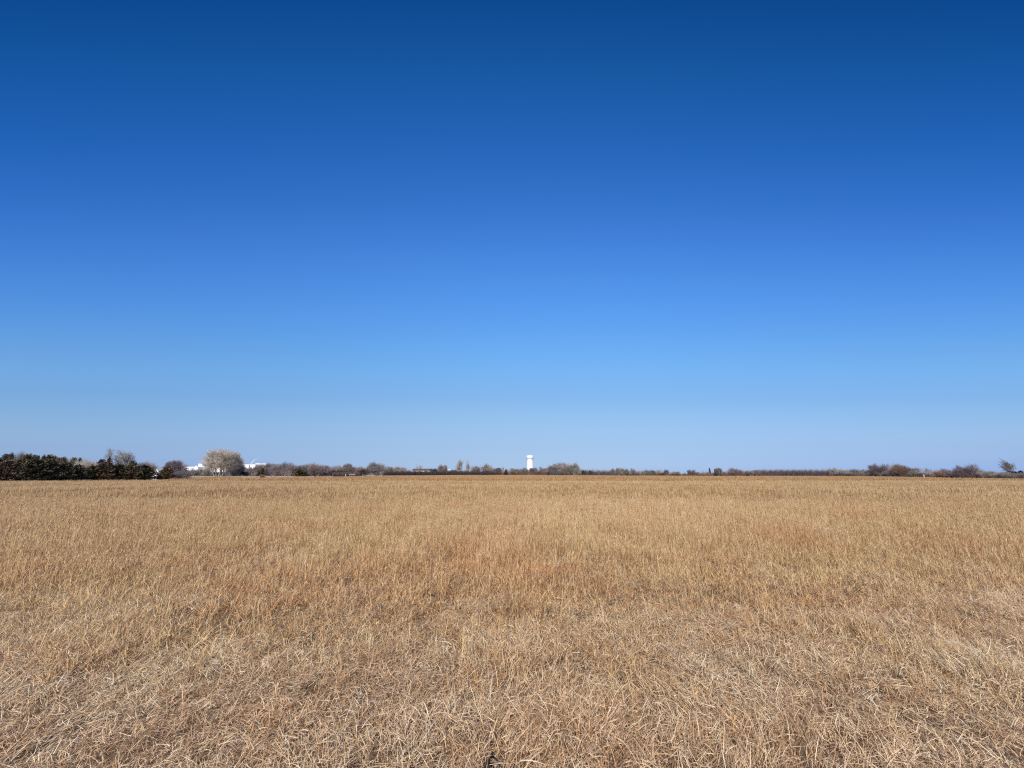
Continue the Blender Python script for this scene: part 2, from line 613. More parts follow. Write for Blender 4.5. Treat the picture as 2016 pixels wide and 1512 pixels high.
T('cedar_tree', 'e3', 180, 34, 916, 945, CO, 'yellowish olive cedar below and left of the tall bare tree', group=CG)
T('cedar_tree', 'e0', 204, 40, 909, 944.8, CB, 'brown topped cedar with a spike, just left of the tall bare tree', group=CG)
T('cedar_tree', 'e1', 230, 38, 913, 944.5, CD, 'dark green cedar directly under the tall bare tree', group=CG)
T('cedar_tree', 'e2', 256, 38, 913, 944.3, CB, 'dark cedar second from the right end of the grove', group=CG)
T('cedar_tree', 'e3', 282, 38, 915, 944, CD, 'rounded dark cedar at the right end of the grove beside the pale house', group=CG)
# spikes behind
T('cedar_tree', 'k0', 3, 19, 894, 944, CD, 'spiky cedar top behind the front row at the left edge', group=CG)
T('cedar_tree', 'k1', 12, 10, 892, 944, CD, 'thin cedar spire left of the pale brush at far left', group=CG)
T('cedar_tree', 'k0', 45, 19, 894, 944, CB, 'reddish brown cedar top just right of the pale brush', group=CG)
T('cedar_tree', 'k1', 58, 11, 896, 943.5, CD, 'thin dark cedar spire, first of the three close spires', group=CG)
T('cedar_tree', 'k0', 65, 12, 897, 943.5, CD, 'dark cedar spire in the middle of the three close spires', group=CG)
T('cedar_tree', 'k1', 77, 10, 896, 943.5, CD, 'leaning dark cedar spire, last of the three close spires', group=CG)
T('cedar_tree', 'k0', 88, 17, 895, 943.5, CO, 'pointed grey green cedar spire, tallest near the grove middle', group=CG)
T('cedar_tree', 'k1', 99, 14, 898, 943.5, CD, 'cedar spire to the right of the tallest pointed one', group=CG)
T('cedar_tree', 'k0', 109, 19, 901, 943.5, CB, 'rusty brown cedar top above the deep shadow gap', group=CG)
T('cedar_tree', 'k1', 118, 15, 900, 943.5, CB, 'brown cedar spire above and right of the deep shadow gap', group=CG)
T('cedar_tree', 'k0', 138, 15, 901, 943.5, CO, 'small olive cedar spire left of the pale brush in mid grove', group=CG)
T('cedar_tree', 'k1', 150, 12, 902, 943.5, CD, 'thin cedar tip over the left of the pale brush in mid grove', group=CG)
T('cedar_tree', 'k0', 194, 16, 904, 943.5, CD, 'blunt dark cedar top right of the pale brush in mid grove', group=CG)
T('cedar_tree', 'k1', 208, 8, 899, 943.5, CD, 'needle thin cedar spire left of the tall bare tree', group=CG)
T('cedar_tree', 'k0', 255, 13, 907, 943, CD, 'small cedar top right of the tall bare tree', group=CG)
T('cedar_tree', 'k1', 262, 11, 910, 943, CD, 'thin cedar top between the tall bare tree and the grove end', group=CG)
T('bare_brush', 'b0', 26, 26, 891, 942.5, PG, 'pale grey bare brush rising behind the cedars at far left', 'shrub')
T('bare_brush', 'b1', 43, 18, 893, 942.5, LV, 'pinkish grey bare brush behind the reddish cedar top', 'shrub')
T('bare_brush', 'b2', 170, 48, 904, 943.5, PG, 'wide pale bare brush between cedars in mid grove', 'shrub')
T('bare_brush', 'b1', 130, 26, 904, 942.5, GY, 'grey bare brush over the middle of the cedar grove', 'shrub')
T('bare_tree', 's0', 229, 46, 885, 942.5, GY, 'tall spreading bare tree rising above the cedar grove')
T('bare_brush', 'b0', 288, 26, 909, 942, GY, 'grey bare brush above the right end of the cedar grove', 'shrub')
T('bare_brush', 'b1', 275, 18, 910, 942, LV, 'purplish bare brush poking over the cedars left of the pale house', 'shrub')
# around the house
T('bare_brush', 'b2', 305, 15, 925.5, 938.5, LV, 'rounded brown bush in front of the pale house', 'shrub')
T('bare_brush', 'b0', 293, 14, 926, 940.5, GY, 'small dull bush at the left corner of the pale house', 'shrub')
T('bare_brush', 'b1', 322, 26, 919, 936.5, LV, 'brown bare brush behind the pale house at its right', 'shrub', D=330)
T('bare_brush', 'b2', 300, 22, 920, 936.5, RB, 'purplish far brush above the roof of the pale house', 'shrub', D=360)
T('cedar_tree', 'e2', 327, 25, 917, 943.5, CB, 'lone brown cone shaped cedar right of the pale house')
T('cedar_tree', 'e1', 318, 14, 928, 943.5, CB, 'low dark cedar bush at the foot of the lone cone shaped cedar')
T('bare_tree', 'v0', 339, 28, 907, 942.5, LV, 'lavender grey bare tree right of the lone cone shaped cedar')
T('bare_tree', 'r3', 353, 24, 910, 942, LV, 'wide bare tree with purple grey twigs left of the white factory roof')
T('bare_brush', 'b0', 350, 32, 926, 943, LV, 'low purple grey brush under the two bare trees by the lone cedar', 'shrub')
T('bare_brush', 'b2', 364, 28, 929, 943, GY, 'low dull green grey brush tapering off to the right at the field edge', 'shrub')
T('bare_brush', 'b1', 371, 18, 924, 937, GY, 'grey brush below the long low white roof', 'shrub')
T('bare_brush', 'b2', 384, 22, 923, 936.8, GG, 'olive grey brush under the gap between the white roofs', 'shrub')
T('bare_brush', 'b0', 398, 18, 923.5, 936.8, LV, 'purple grey brush under the left of the tall white factory', 'shrub')
T('bare_tree', 'r2', 408, 18, 920, 937, GG, 'small grey rounded tree left of the big pale cottonwood')
T('cottonwood_tree', 'v0', 433, 59, 886, 937.3, (0.46, 0.40, 0.33), 'big pale cottonwood with a domed crown, largest tree in the photo')
T('cottonwood_tree', 'r3', 467, 20, 901, 937, PG, 'small pale tree peeping out right of the big cottonwood')
T('bare_brush', 'b1', 456, 22, 913, 936.5, GG, 'greenish grey rounded shrub at the right foot of the big cottonwood', 'shrub')
T('bare_brush', 'b0', 461, 22, 924, 936.8, DK, 'dark brown thicket bush right of the big cottonwood base', 'shrub')
T('sapling', 'p0', 446, 15, 925, 941.5, LV, 'small bare sapling standing in the field below the big cottonwood')
T('bare_brush', 'b2', 478, 28, 918, 936.5, LV, 'purplish brush below the right white factory wall', 'shrub')
T('bare_brush', 'b1', 484, 22, 928, 937, DK, 'low dark bush under the right white factory wall', 'shrub')
T('sapling', 'p0', 494, 24, 919, 941.3, GY, 'grey young tree with a dark trunk in the field below the crane boom')
T('bare_brush', 'b0', 505, 26, 917, 936.5, BR, 'brown scrub behind the young tree below the crane boom', 'shrub')
T('cedar_tree', 'e0', 507, 9, 926, 937.2, CD, 'tiny dark cedar left of the slimmer one below the crane')
T('cedar_tree', 'k0', 516, 7, 921, 936.8, CD, 'slim dark cedar right of the white factory end')
T('field_bush', 'b2', 517, 13, 934, 941.2, BR, 'low brown bush sitting in the field edge, wider than tall', 'shrub')
T('bare_tree', 'r0', 517, 24, 913, 936.2, GY, 'grey tree in front of the last white factory bay')
T('bare_tree', 'r1', 530, 22, 912, 936.3, GY, 'flat topped grey tree with a thin mast like tip, right of the factory')
T('bare_brush', 'b1', 541, 20, 915, 936.5, LV, 'purple grey bush between the mast tipped tree and the flat crowned pair', 'shrub')
T('sapling', 'p0', 534, 18, 923, 941.4, LV, 'purple young tree with a single trunk, second sapling right of the crane')
T('bare_brush', 'b2', 546, 13, 927, 937.2, BR, 'dark olive bush between two field saplings', 'shrub')
T('bare_tree', 'r2', 556, 24, 910, 936.6, LV, 'left tree of the flat crowned pair in the left hedgerow')
T('bare_tree', 'r3', 570, 24, 911, 936.6, LV, 'right tree of the flat crowned pair in the left hedgerow')
T('sapling', 'p0', 560.5, 26, 922, 941, GG, 'spreading young tree with grey limbs below the flat crowned pair')
T('sapling', 'p0', 578.5, 5, 931, 940.5, BR, 'smallest thin sapling in the field edge')
T('cedar_tree', 'e3', 590, 24, 924, 937.5, CO, 'dark rounded cedar bush right of the smallest sapling')
T('cedar_tree', 'e1', 603, 13, 927, 937.5, CD, 'smaller dark bush touching the rounded cedar bush')
T('bare_brush', 'b0', 583, 26, 917, 936.5, LV, 'mauve brush behind the dark rounded cedar bush', 'shrub')
T('bare_brush', 'b1', 597, 26, 915, 936.4, LV, 'mauve grey scrub tree above the smaller dark bush', 'shrub')
T('bare_tree', 'r0', 605, 22, 913, 936.4, GY, 'grey tree left of the orange tan crowned tree')
T('bare_tree', 'r1', 622, 28, 912, 936.6, TN, 'orange tan crowned tree in the left hedgerow')
T('bare_tree', 'v1', 628, 38, 917, 939.2, LV, 'many stemmed tree with a thick dark trunk at the field edge')
T('bare_brush', 'b2', 645, 24, 917, 936.8, LV, 'mauve brush right of the thick trunked tree', 'shrub')
T('bare_brush', 'b0', 641, 16, 926, 937.6, DK, 'dark low bush right of the thick dark trunk', 'shrub')
T('bare_tree', 'n0', 656, 10, 914, 936.8, GY, 'thin upright bare tree above the left end of the low brown brush')
T('bare_tree', 'r2', 667, 18, 916, 936.8, GY, 'small pale grey tree over the low brown brush')
T('bare_tree', 'v0', 683, 18, 913, 936.8, GY, 'upright grey tree over the middle of the low brown brush')
T('bare_brush', 'b1', 697, 24, 919, 936.8, LV, 'mauve brush over the right end of the low brown brush', 'shrub')
T('bare_brush', 'b0', 708, 16, 919, 936.8, TN, 'tan topped shrub left of the dark bush by the round bare tree', 'shrub')
T('bare_brush', 'b2', 718, 28, 922, 937, DK, 'dark brown bush just left of the round bare tree', 'shrub')
T('bare_tree', 'r1', 740, 34, 910, 937, GY, 'round crowned bare tree standing alone at the left end of the dark hedge')
T('bare_tree', 'r0', 766, 18, 918, 935.5, GY, 'small grey tree right of the round crowned bare tree')
T('bare_tree', 'r1', 787, 26, 919, 935.3, PG, 'wide pale low tree behind the left part of the dark hedge')
T('bare_tree', 'n0', 822, 8, 914, 935, RB, 'left snag of the forked pair in front of the long dark roof')
T('bare_tree', 'n1', 828, 10, 915, 935, RB, 'right snag of the forked pair in front of the long dark roof')
T('bare_brush', 'b1', 854, 16, 922, 935, DK, 'dark dome shaped bush at the right end of the long dark roof', 'shrub')
T('bare_tree', 'v1', 871, 17, 915, 935, GY, 'upright grey tree left of the tiny white shed')
T('bare_brush', 'b2', 895, 18, 925, 935, DK, 'low dark bush right of the tiny white shed', 'shrub')
T('poplar_tree', 'c0', 904, 15, 903.5, 935, PG, 'tall pale poplar, wider of the two')
T('poplar_tree', 'c1', 919, 9, 904.5, 935, PG, 'tall pale poplar, narrower of the two')
T('bare_tree', 'n1', 923, 8, 913, 935, DK, 'dark bare stem at the right foot of the narrower poplar')
T('bare_tree', 'r0', 935, 20, 917, 935, GY, 'low grey tree between the poplars and the leaning dark snag')
T('bare_tree', 'n0', 949, 7, 915, 935, DK, 'leaning dark snag left of the pale rounded tree')
T('bare_tree', 'r1', 959, 20, 913, 935, PG, 'pale rounded tree right of the leaning dark snag')
T('bare_tree', 'r0', 972, 12, 921, 935, GY, 'small grey tree, first in the gap left of the water tower')
T('bare_tree', 'v0', 981, 12, 921, 935, LV, 'small squarish tree in the gap left of the water tower')
T('bare_tree', 'n1', 989, 8, 919, 935, GY, 'thin pale tree left of the small dark cedar by the water tower')
T('cedar_tree', 'e2', 996, 7, 924, 935.2, CD, 'small dark cedar left of the water tower')
T('bare_brush', 'b0', 1014, 30, 922, 935, GY, 'wide dome of grey brush left of the water tower', 'shrub')
T('bare_brush', 'b1', 1012, 14, 927, 935.2, BR, 'dark brown bush in the dome of grey brush left of the water tower', 'shrub')
T('bare_tree', 'r1', 1032, 18, 920.5, 935, GY, 'bare tree touching the left side of the water tower')
T('bare_tree', 'v1', 1050, 16, 921, 935, LV, 'bare tree in front of the right foot of the water tower')
T('bare_tree', 'n0', 1057, 7, 921, 935, GY, 'thin grey tree just right of the water tower')
T('bare_tree', 'n1', 1066, 10, 918, 935, DK, 'dark forked snag right of the water tower')
T('bare_brush', 'b2', 1063, 14, 926, 935.2, BR, 'dark reddish bush under the dark forked snag', 'shrub')
T('bare_brush', 'b0', 1074, 16, 921, 935, RB, 'reddish bare brush between the snag and the wide pale tree', 'shrub')
T('bare_tree', 'v0', 1087, 20, 918, 935.3, GY, 'grey tree at the left side of the wide pale tree')
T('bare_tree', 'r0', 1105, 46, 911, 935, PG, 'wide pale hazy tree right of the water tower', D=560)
T('bare_tree', 'r2', 1113, 22, 917, 935.5, GY, 'grey tree in front of the wide pale hazy tree')
T('bare_tree', 'r3', 1130, 28, 911.5, 935.8, GG, 'darker rounded tree at the right end of the wide pale tree')
T('bare_brush', 'b1', 1149, 9, 925, 936, DK, 'first of two small dark bumps over the hedge right of the pale tree', 'shrub')
T('bare_brush', 'b2', 1163, 8, 925, 936, DK, 'second of two small dark bumps over the hedge right of the pale tree', 'shrub')
T('bare_tree', 'n0', 1180, 12, 924, 936, GY, 'thin bare tree over the middle of the long grey hedge')
T('bare_tree', 'r1', 1207, 10, 922, 936, GY, 'squarish small tree near the right end of the long grey hedge')
T('bare_tree', 'v1', 1218, 9, 921, 936, GY, 'narrow grey tree right of the squarish one at the hedge end')
T('bare_tree', 'r2', 1229, 18, 921, 936, GG, 'rounded grey green tree closing the right end of the long hedge')
T('bare_tree', 'r2', 1246, 12, 921.5, 936.3, GY, 'small upright tree just past the right end of the long hedge')
T('bare_brush', 'b0', 1256, 12, 929, 936.4, GY, 'low pale bush past the end of the long hedge', 'shrub')
T('bare_tree', 'n1', 1265, 7, 927, 936.5, DK, 'short dark snag left of the rounded tree past the long hedge')
T('bare_tree', 'r3', 1275, 16, 924.5, 936.5, GG, 'rounded tree right of the short dark snag')
T('bare_tree', 'v0', 1285, 10, 926, 936.5, GY, 'small tree touching the rounded tree past the short dark snag')
T('bare_tree', 'n0', 1295, 16, 922, 936.6, LV, 'very thin sparse tree with a wispy top')
T('bare_brush', 'b1', 1302, 16, 930, 936.6, BR, 'low brown bush right of the wispy thin tree', 'shrub')
T('bare_tree', 'v1', 1312, 9, 924.5, 936.6, LV, 'small pointed bare tree right of the wispy one')
T('bare_brush', 'b2', 1332, 18, 928, 936.6, GY, 'low dark green dome of brush left of the lowest gap in the trees', 'shrub')
T('bare_tree', 'r0', 1362, 15, 924.5, 936.6, LV, 'small round crowned tree right of the lowest gap in the trees')
T('bare_brush', 'b0', 1373, 12, 929, 936.6, GY, 'low bush at the right of the small round crowned tree', 'shrub')
T('cedar_tree', 'k1', 1398, 4, 921, 936, CD, 'very thin dark spire standing alone in the low stretch')
T('bare_tree', 'n1', 1392, 7, 928, 936.5, BR, 'tiny bare tree left of the thin dark spire')
T('bare_tree', 'v0', 1415, 14, 921.5, 936.7, GY, 'upright grey tree between the thin spire and the round brown tree')
T('bare_brush', 'b1', 1424, 9, 928, 936.6, GY, 'small grey bush left of the round brown tree', 'shrub')
T('bare_tree', 'r3', 1446, 26, 921, 936.8, LV, 'round brown bare tree in the middle of the right half')
T('bare_tree', 'n0', 1462, 9, 926, 936.7, DK, 'small dark tree right of the round brown tree')
T('bare_tree', 'r0', 1476, 14, 926, 936.7, GG, 'pale grey green small tree left of the dark upright hedge')
T('bare_tree', 'v1', 1489, 12, 925, 936.7, GY, 'small tree at the left end of the dark upright hedge')
T('bare_tree', 'n1', 1502, 14, 923, 936.6, GY, 'wispy thin tree above the left part of the dark upright hedge')
T('bare_tree', 'r2', 1642, 16, 920.5, 936.9, PG, 'pale tree with two dark tufts at the right end of the upright hedge')
T('bare_tree', 'r3', 1652, 14, 924, 936.9, PG, 'pale small tree right of the two tufted one')
T('bare_tree', 'v0', 1663, 12, 926, 936.9, PG, 'pale upright sapling clump in the right hedgerow', 'tree')
T('bare_tree', 'n0', 1673, 11, 923, 937, GY, 'thin grey tree with a dark left side, left of the grey green tree')
T('bare_tree', 'r2', 1688, 28, 923, 937.2, GG, 'rounded grey green tree left of the two big dark trees')
T('bare_brush', 'b2', 1703, 16, 926, 937.3, PG, 'pale brush left of the two big dark trees', 'shrub')
T('bare_brush', 'b0', 1714, 18, 925, 937.5, LV, 'dark brush at the left foot of the first big dark tree', 'shrub')
T('bare_tree', 'r0', 1734, 31, 913, 938, LV, 'first of the two big dark trees at right, with a twin lobed crown')
T('bare_brush', 'b1', 1752, 20, 926, 938.3, LV, 'brush filling the gap between the two big dark trees', 'shrub')
T('bare_tree', 'r1', 1774, 35, 913.5, 939, BR, 'second of the two big dark trees at right, brown and wider')
T('bare_brush', 'b2', 1762, 22, 926, 938.8, LV, 'mauve brush under the left side of the brown wide tree', 'shrub')
T('bare_brush', 'b0', 1800, 18, 928, 939.3, GG, 'green grey bush right of the brown wide tree', 'shrub')
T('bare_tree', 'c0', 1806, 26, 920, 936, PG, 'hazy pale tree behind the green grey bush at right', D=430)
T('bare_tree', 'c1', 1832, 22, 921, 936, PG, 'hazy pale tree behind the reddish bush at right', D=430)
T('bare_brush', 'b1', 1816, 20, 930, 939.5, LV, 'low mauve brush around the small white post', 'shrub')
T('bare_brush', 'b2', 1830, 14, 931, 940, GY, 'low grey bush with a dark base left of the reddish bush', 'shrub')
T('bare_brush', 'b0', 1848, 18, 928, 940, RB, 'reddish brown bush at right, left of the spreading tree')
T('bare_tree', 'r1', 1863, 22, 922.5, 940, GY, 'grey tree between the reddish bush and the spreading tree')
T('bare_brush', 'b1', 1880, 26, 926, 940.3, LV, 'mauve grey brush left of the spreading tree', 'shrub')
T('bare_tree', 'r2', 1908, 37, 914, 941, LV, 'large flat topped spreading tree near the right edge')
T('bare_brush', 'b2', 1891, 22, 928, 940.8, GY, 'grey brush under the left boughs of the spreading tree', 'shrub')
T('bare_brush', 'b0', 1926, 18, 925, 941, RB, 'rusty bush at the right foot of the spreading tree', 'shrub')
T('bare_brush', 'b1', 1943, 24, 927, 941.3, GY, 'grey sloping brush right of the rusty bush', 'shrub')
T('bare_brush', 'b2', 1963, 24, 930, 941.5, GG, 'lowest grey green brush in the dip near the right edge', 'shrub')
T('bare_brush', 'b0', 1979, 20, 929, 941.7, GY, 'grey brush left of the lone windswept tree', 'shrub')
T('windswept_tree', 'l0', 1993, 21, 903.5, 941, GY, 'lone windswept tree leaning left above the brush at the right edge')
T('cedar_tree', 'e0', 1990, 18, 927, 941, CD, 'dark cedar below the lone windswept tree')
T('cedar_tree', 'e1', 2000, 12, 928, 941, CD, 'small dark cedar between the windswept tree and the last cedar')
T('cedar_tree', 'e3', 2011, 14, 926.5, 941, CD, 'last dark cedar at the right edge of the photo')
T('bare_brush', 'b1', 1998, 30, 931, 942, GY, 'grey brush in front of the dark cedars at the right edge', 'shrub')
T('bare_brush', 'b2', 2024, 26, 930, 942, GY, 'brush cut off by the right edge of the photo', 'shrub')
for t in TREES:
    plant(*t[:9], group=t[9], D=t[10])


# ------------------------------------------------------------------ thickets nobody could count
def thicket(name, runs, label, color, per_px=26, depth=0.03, seed=1, rough=1.0):
    """runs: (px0, px1, top0, top1, base0, base1) along the edge of the field"""
    rd = random.Random(seed)
    mb = MB()
    for (a0, a1, t0, t1, b0, b1) in runs:
        for i in range(int((a1 - a0) * per_px)):
            k = rd.random()
            px = a0 + (a1 - a0) * k
            D0 = D_of(b0 + (b1 - b0) * k)
            D = D0 * (1 + depth * rd.random())
            top = t0 + (t1 - t0) * k + rough * (0.9 * math.sin(px * 0.55 + seed) + 0.7 * math.sin(px * 1.31 + 2 * seed) + rd.gauss(0, 0.7))
            H = max(0.3, at(px, top, D).z) * (0.55 + 0.5 * rd.random() ** 0.6)
            x = gx(px, D)
            s_ = D / 777.0
            p = Vector((x, D, 0))
            q = p + Vector((rd.gauss(0, 0.10 * H), rd.gauss(0, 0.10 * H), H * 0.6))
            tone = rd.random()
            r = 0.045 * s_ + 0.008
            mb.tube(p, q, r * 1.4, r, 3, tone)
            for j in range(3):
                e = q + Vector((rd.gauss(0, 0.14 * H), rd.gauss(0, 0.14 * H), H * rd.uniform(0.2, 0.42)))
                mb.tube(q if j else p.lerp(q, 0.6), e, r, r * 0.5, 3, tone * 0.7 + 0.3 * rd.random())
    o = mb.build(name, M_BARK)
    o.color = (*color, 1)
    return tag(o, label, kind='stuff')


thicket('hedge_thicket', [(752, 975, 928, 927.5, 936, 935)], 'dark brown bare hedge along the far edge of the field left of the water tower', (0.105, 0.085, 0.085), 34, seed=2)
thicket('hedge_thicket', [(975, 1090, 930, 928.5, 935, 935.3)], 'low brown undergrowth below the water tower', (0.17, 0.12, 0.095), 24, seed=3)
thicket('hedge_thicket', [(1085, 1240, 927.5, 928.5, 935.4, 936)], 'long grey brown hedge right of the wide pale tree', (0.145, 0.12, 0.12), 34, seed=4)
thicket('hedge_thicket', [(1240, 1335, 931, 932, 936.3, 936.6), (1335, 1430, 932.8, 931.5, 936.6, 936.7), (1430, 1500, 931, 929, 936.7, 936.7)], 'low reddish brown undergrowth along the lowest stretch of trees', (0.19, 0.125, 0.095), 24, seed=5)
thicket('hedge_thicket', [(1490, 1540, 928, 926.5, 936.7, 936.6), (1540, 1635, 926.5, 927.5, 936.6, 936.9), (1635, 1662, 929, 931, 936.9, 937)], 'dark upright stemmed hedge in the right half', (0.13, 0.105, 0.11), 30, seed=6, rough=1.7)
thicket('hedge_thicket', [(1660, 1830, 931, 933, 937, 939.6), (1830, 2030, 934, 934, 939.7, 942)], 'low brown undergrowth along the right field edge', (0.17, 0.135, 0.115), 26, seed=7)
thicket('hedge_thicket', [(655, 706, 930, 929.5, 937.9, 937.6)], 'low pale brown brush below the row of dark bushes left of the round bare tree', (0.22, 0.16, 0.13), 34, seed=8)
thicket('hedge_thicket', [(650, 712, 925.5, 925, 936.9, 936.8)], 'row of dark bushes behind the low pale brown brush', (0.085, 0.07, 0.06), 30, seed=9)
thicket('hedge_thicket', [(366, 410, 930.5, 930.5, 936.2, 936.1)], 'low black looking hedge between the gravel strip and the white factory', (0.045, 0.042, 0.045), 40, seed=10)
thicket('hedge_thicket', [(395, 470, 929, 927, 936.5, 936.5), (470, 660, 925, 924, 936.4, 936.8)], 'grey brown undergrowth of the left hedgerow behind the saplings', (0.17, 0.135, 0.125), 24, seed=11)
thicket('hedge_thicket', [(-60, 292, 909, 918, 944, 942.5)], 'shadowed undergrowth inside the cedar grove', (0.10, 0.08, 0.055), 26, seed=12)
thicket('hedge_thicket', [(296, 372, 926, 927, 936.5, 936.5)], 'far brown brush behind the pale house', (0.2, 0.16, 0.15), 14, seed=13)


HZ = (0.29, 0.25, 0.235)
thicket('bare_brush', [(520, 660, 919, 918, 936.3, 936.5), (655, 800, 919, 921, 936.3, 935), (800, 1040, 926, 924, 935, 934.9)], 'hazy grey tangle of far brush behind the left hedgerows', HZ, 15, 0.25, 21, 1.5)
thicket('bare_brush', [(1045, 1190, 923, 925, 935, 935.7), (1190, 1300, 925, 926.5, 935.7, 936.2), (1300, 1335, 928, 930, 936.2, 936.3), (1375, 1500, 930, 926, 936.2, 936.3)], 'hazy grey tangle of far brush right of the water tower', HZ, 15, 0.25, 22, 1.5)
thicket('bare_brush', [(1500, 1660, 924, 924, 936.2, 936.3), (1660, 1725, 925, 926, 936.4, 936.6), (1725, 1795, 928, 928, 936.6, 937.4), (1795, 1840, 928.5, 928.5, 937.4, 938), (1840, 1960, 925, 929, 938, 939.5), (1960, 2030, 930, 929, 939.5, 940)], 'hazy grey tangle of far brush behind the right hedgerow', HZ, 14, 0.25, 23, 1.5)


# ------------------------------------------------------------------ water tower
D = 1000.0
pb = at(1043.6, 935, D)
zt = at(1043.6, 896.6, D).z
zr = at(1043.6, 903.2, D).z
zc = at(1043.6, 904.35, D).z
rt, rc = 7.0 * D / 777, 5.75 * D / 777
tw = empty('water_tower', (pb.x, pb.y, 0), 'white water tower with a wide tank on a thick round column, above the tree line', 'water tower')
m = MB()
n = 64
prof = [(rc * 1.06, 0), (rc * 1.06, 0.8), (rc, 1.2), (rc, zc)]
m.lathe(prof, n).build('column', M_TOWER, tw, True)
m = MB()
prof = [(rc, zc), (rt * 0.97, zr - 0.15), (rt, zr), (rt, zt - 1.9), (rt * 0.985, zt - 1.4), (rt * 0.93, zt - 0.95), (rt * 0.8, zt - 0.65), (rt * 0.5, zt - 0.25), (0.05, zt)]
tank = m.lathe(prof, n).build('tank', M_TOWER, tw, True)
m = MB()
for k in range(48):
    a0, a1 = 2 * math.pi * k / 48, 2 * math.pi * (k + 1) / 48
    for zz in (0.55, 1.1):
        m.tube((rt * 0.8 * math.cos(a0), rt * 0.8 * math.sin(a0), zt - 0.65 + zz), (rt * 0.8 * math.cos(a1), rt * 0.8 * math.sin(a1), zt - 0.65 + zz), 0.03, 0.03, 4)
    m.tube((rt * 0.8 * math.cos(a0), rt * 0.8 * math.sin(a0), zt - 0.68), (rt * 0.8 * math.cos(a0), rt * 0.8 * math.sin(a0), zt + 0.45), 0.03, 0.03, 4)
m.t = []
m.build('railing', M_METAL, tw)
MB().box(-1.0, 1.0, -rc * 1.06 - 0.12, -rc + 0.4, 0.0, 3.2).build('door', M_DKMETAL, tw)
m = MB()          # the faint grey emblem, too far off to read, curved with the tank


def shell(m, a0, a1, z0, z1, r, k=6):
    b = len(m.v)
    for i in range(k + 1):
        q = a0 + (a1 - a0) * i / k
        for z in (z0, z1):
            m.v.append((r * math.sin(q), -r * math.cos(q), z))
    for i in range(k):
        m.f.append((b + 2 * i, b + 2 * i + 2, b + 2 * i + 3, b + 2 * i + 1))


zm = at(1043.6, 901, D).z
for q0, q1, hz in ((5, 22, 0.85), (-16, -9, 0.55)):
    m = MB()
    shell(m, R(q0), R(q1), zm - hz, zm + hz, rt + 0.03)
    m.build('emblem', M_GREY, tank)


# ------------------------------------------------------------------ buildings
def bx(px0, px1, D):
    return gx(px0, D), gx(px1, D)


def factory(px0, px1, top, D, deep, label, strips=(), docks=0, lower=None):
    x0, x1 = bx(px0, px1, D)
    H = at(px0, top, D).z
    o = empty('factory_building', ((x0 + x1) / 2, D, 0), label, 'factory', 'white factory buildings beyond the field')
    hw = (x1 - x0) / 2
    MB().box(-hw, hw, 0, deep, 0, H - 0.35).build('wall', M_WHITE, o)
    MB().box(-hw - 0.2, hw + 0.2, -0.25, deep + 0.2, H - 0.35, H).build('roof', M_METAL, o)
    for (s0, s1, y0, y1) in strips:
        q0, q1 = bx(s0, s1, D)
        c = (x0 + x1) / 2
        z1, z0 = at(s0, y0, D).z, at(s0, y1, D).z
        MB().box(q0 - c, q1 - c, -0.06, 0.02, z0, z1).build('window', M_GLASS, o)
    for k in range(docks):
        c = -hw + (k + 0.7) * 2 * hw / (docks + 0.4)
        MB().box(c - 1.4, c + 1.4, -0.08, 0.02, 0, 3.4).build('door', M_METAL, o)
    return o


factory(387, 462, 912.8, 560, 40, 'tall white factory hall with a dark window band, left of and behind the big cottonwood', [(394, 417, 915.2, 916.2)], 3)
factory(358, 387, 918.8, 545, 30, 'long low white roofed factory wing at the left of the tall hall', [(360, 370, 921.3, 922.2), (372, 379, 921.6, 922.3)], 2)
factory(466, 500, 914.0, 570, 40, 'white factory hall right of the big cottonwood, below the crane boom', [(471, 472.2, 914.9, 920), (488, 489.2, 914.9, 920)], 2)
factory(500, 522, 912.4, 590, 30, 'last white factory bay with a thin roof line, right of the crane boom', [(506, 516, 914.5, 915.3)], 1)
# roof box on the low wing
D = 550
p = at(381.7, 935, D)
zb, z1 = at(381.7, 918.8, 545).z, at(381.7, 917.3, D).z
o = empty('rooftop_unit', (p.x, 552, zb), 'small white rooftop box at the right end of the low factory wing', 'rooftop unit')
MB().box(-1.2, 1.2, -1, 1, 0.0, z1 - zb - 0.1).build('casing', M_METAL, o)
MB().box(-1.3, 1.3, -1.1, 1.1, z1 - zb - 0.1, z1 - zb + 0.05).build('lid', M_WHITE, o)

# crane boom over the roofs
D = 615
A, B, C_ = at(494.5, 913, D), at(502.2, 904.8, D), at(512, 900.5, D)
base = Vector((A.x - 1.5, D, 0))
o = empty('crane', base, 'white crane boom slanting up to the right over the factory roof', 'crane')
MB().box(-2.6, 2.6, -1.3, 1.3, 0.5, 2.0).build('chassis', M_DKMETAL, o)
for sx_ in (-1.9, -0.6, 0.7, 1.9):
    MB().tube((sx_, -1.45, 0.55), (sx_, 1.45, 0.55), 0.55, 0.55, 16, cap=True).build('wheel', M_DKMETAL, o)
MB().box(-1.0, 0.8, -1.1, 1.1, 2.0, 3.8).build('cab', M_METAL, o)
MB().tube((0, 0, 3.0), A - base, 0.75, 0.75, 6, cap=True).tube(A - base, B - base, 0.7, 0.55, 6, cap=True).build('boom', M_METAL, o)
MB().tube(B - base, C_ - base, 0.16, 0.08, 6, cap=True).build('jib', M_METAL, o)

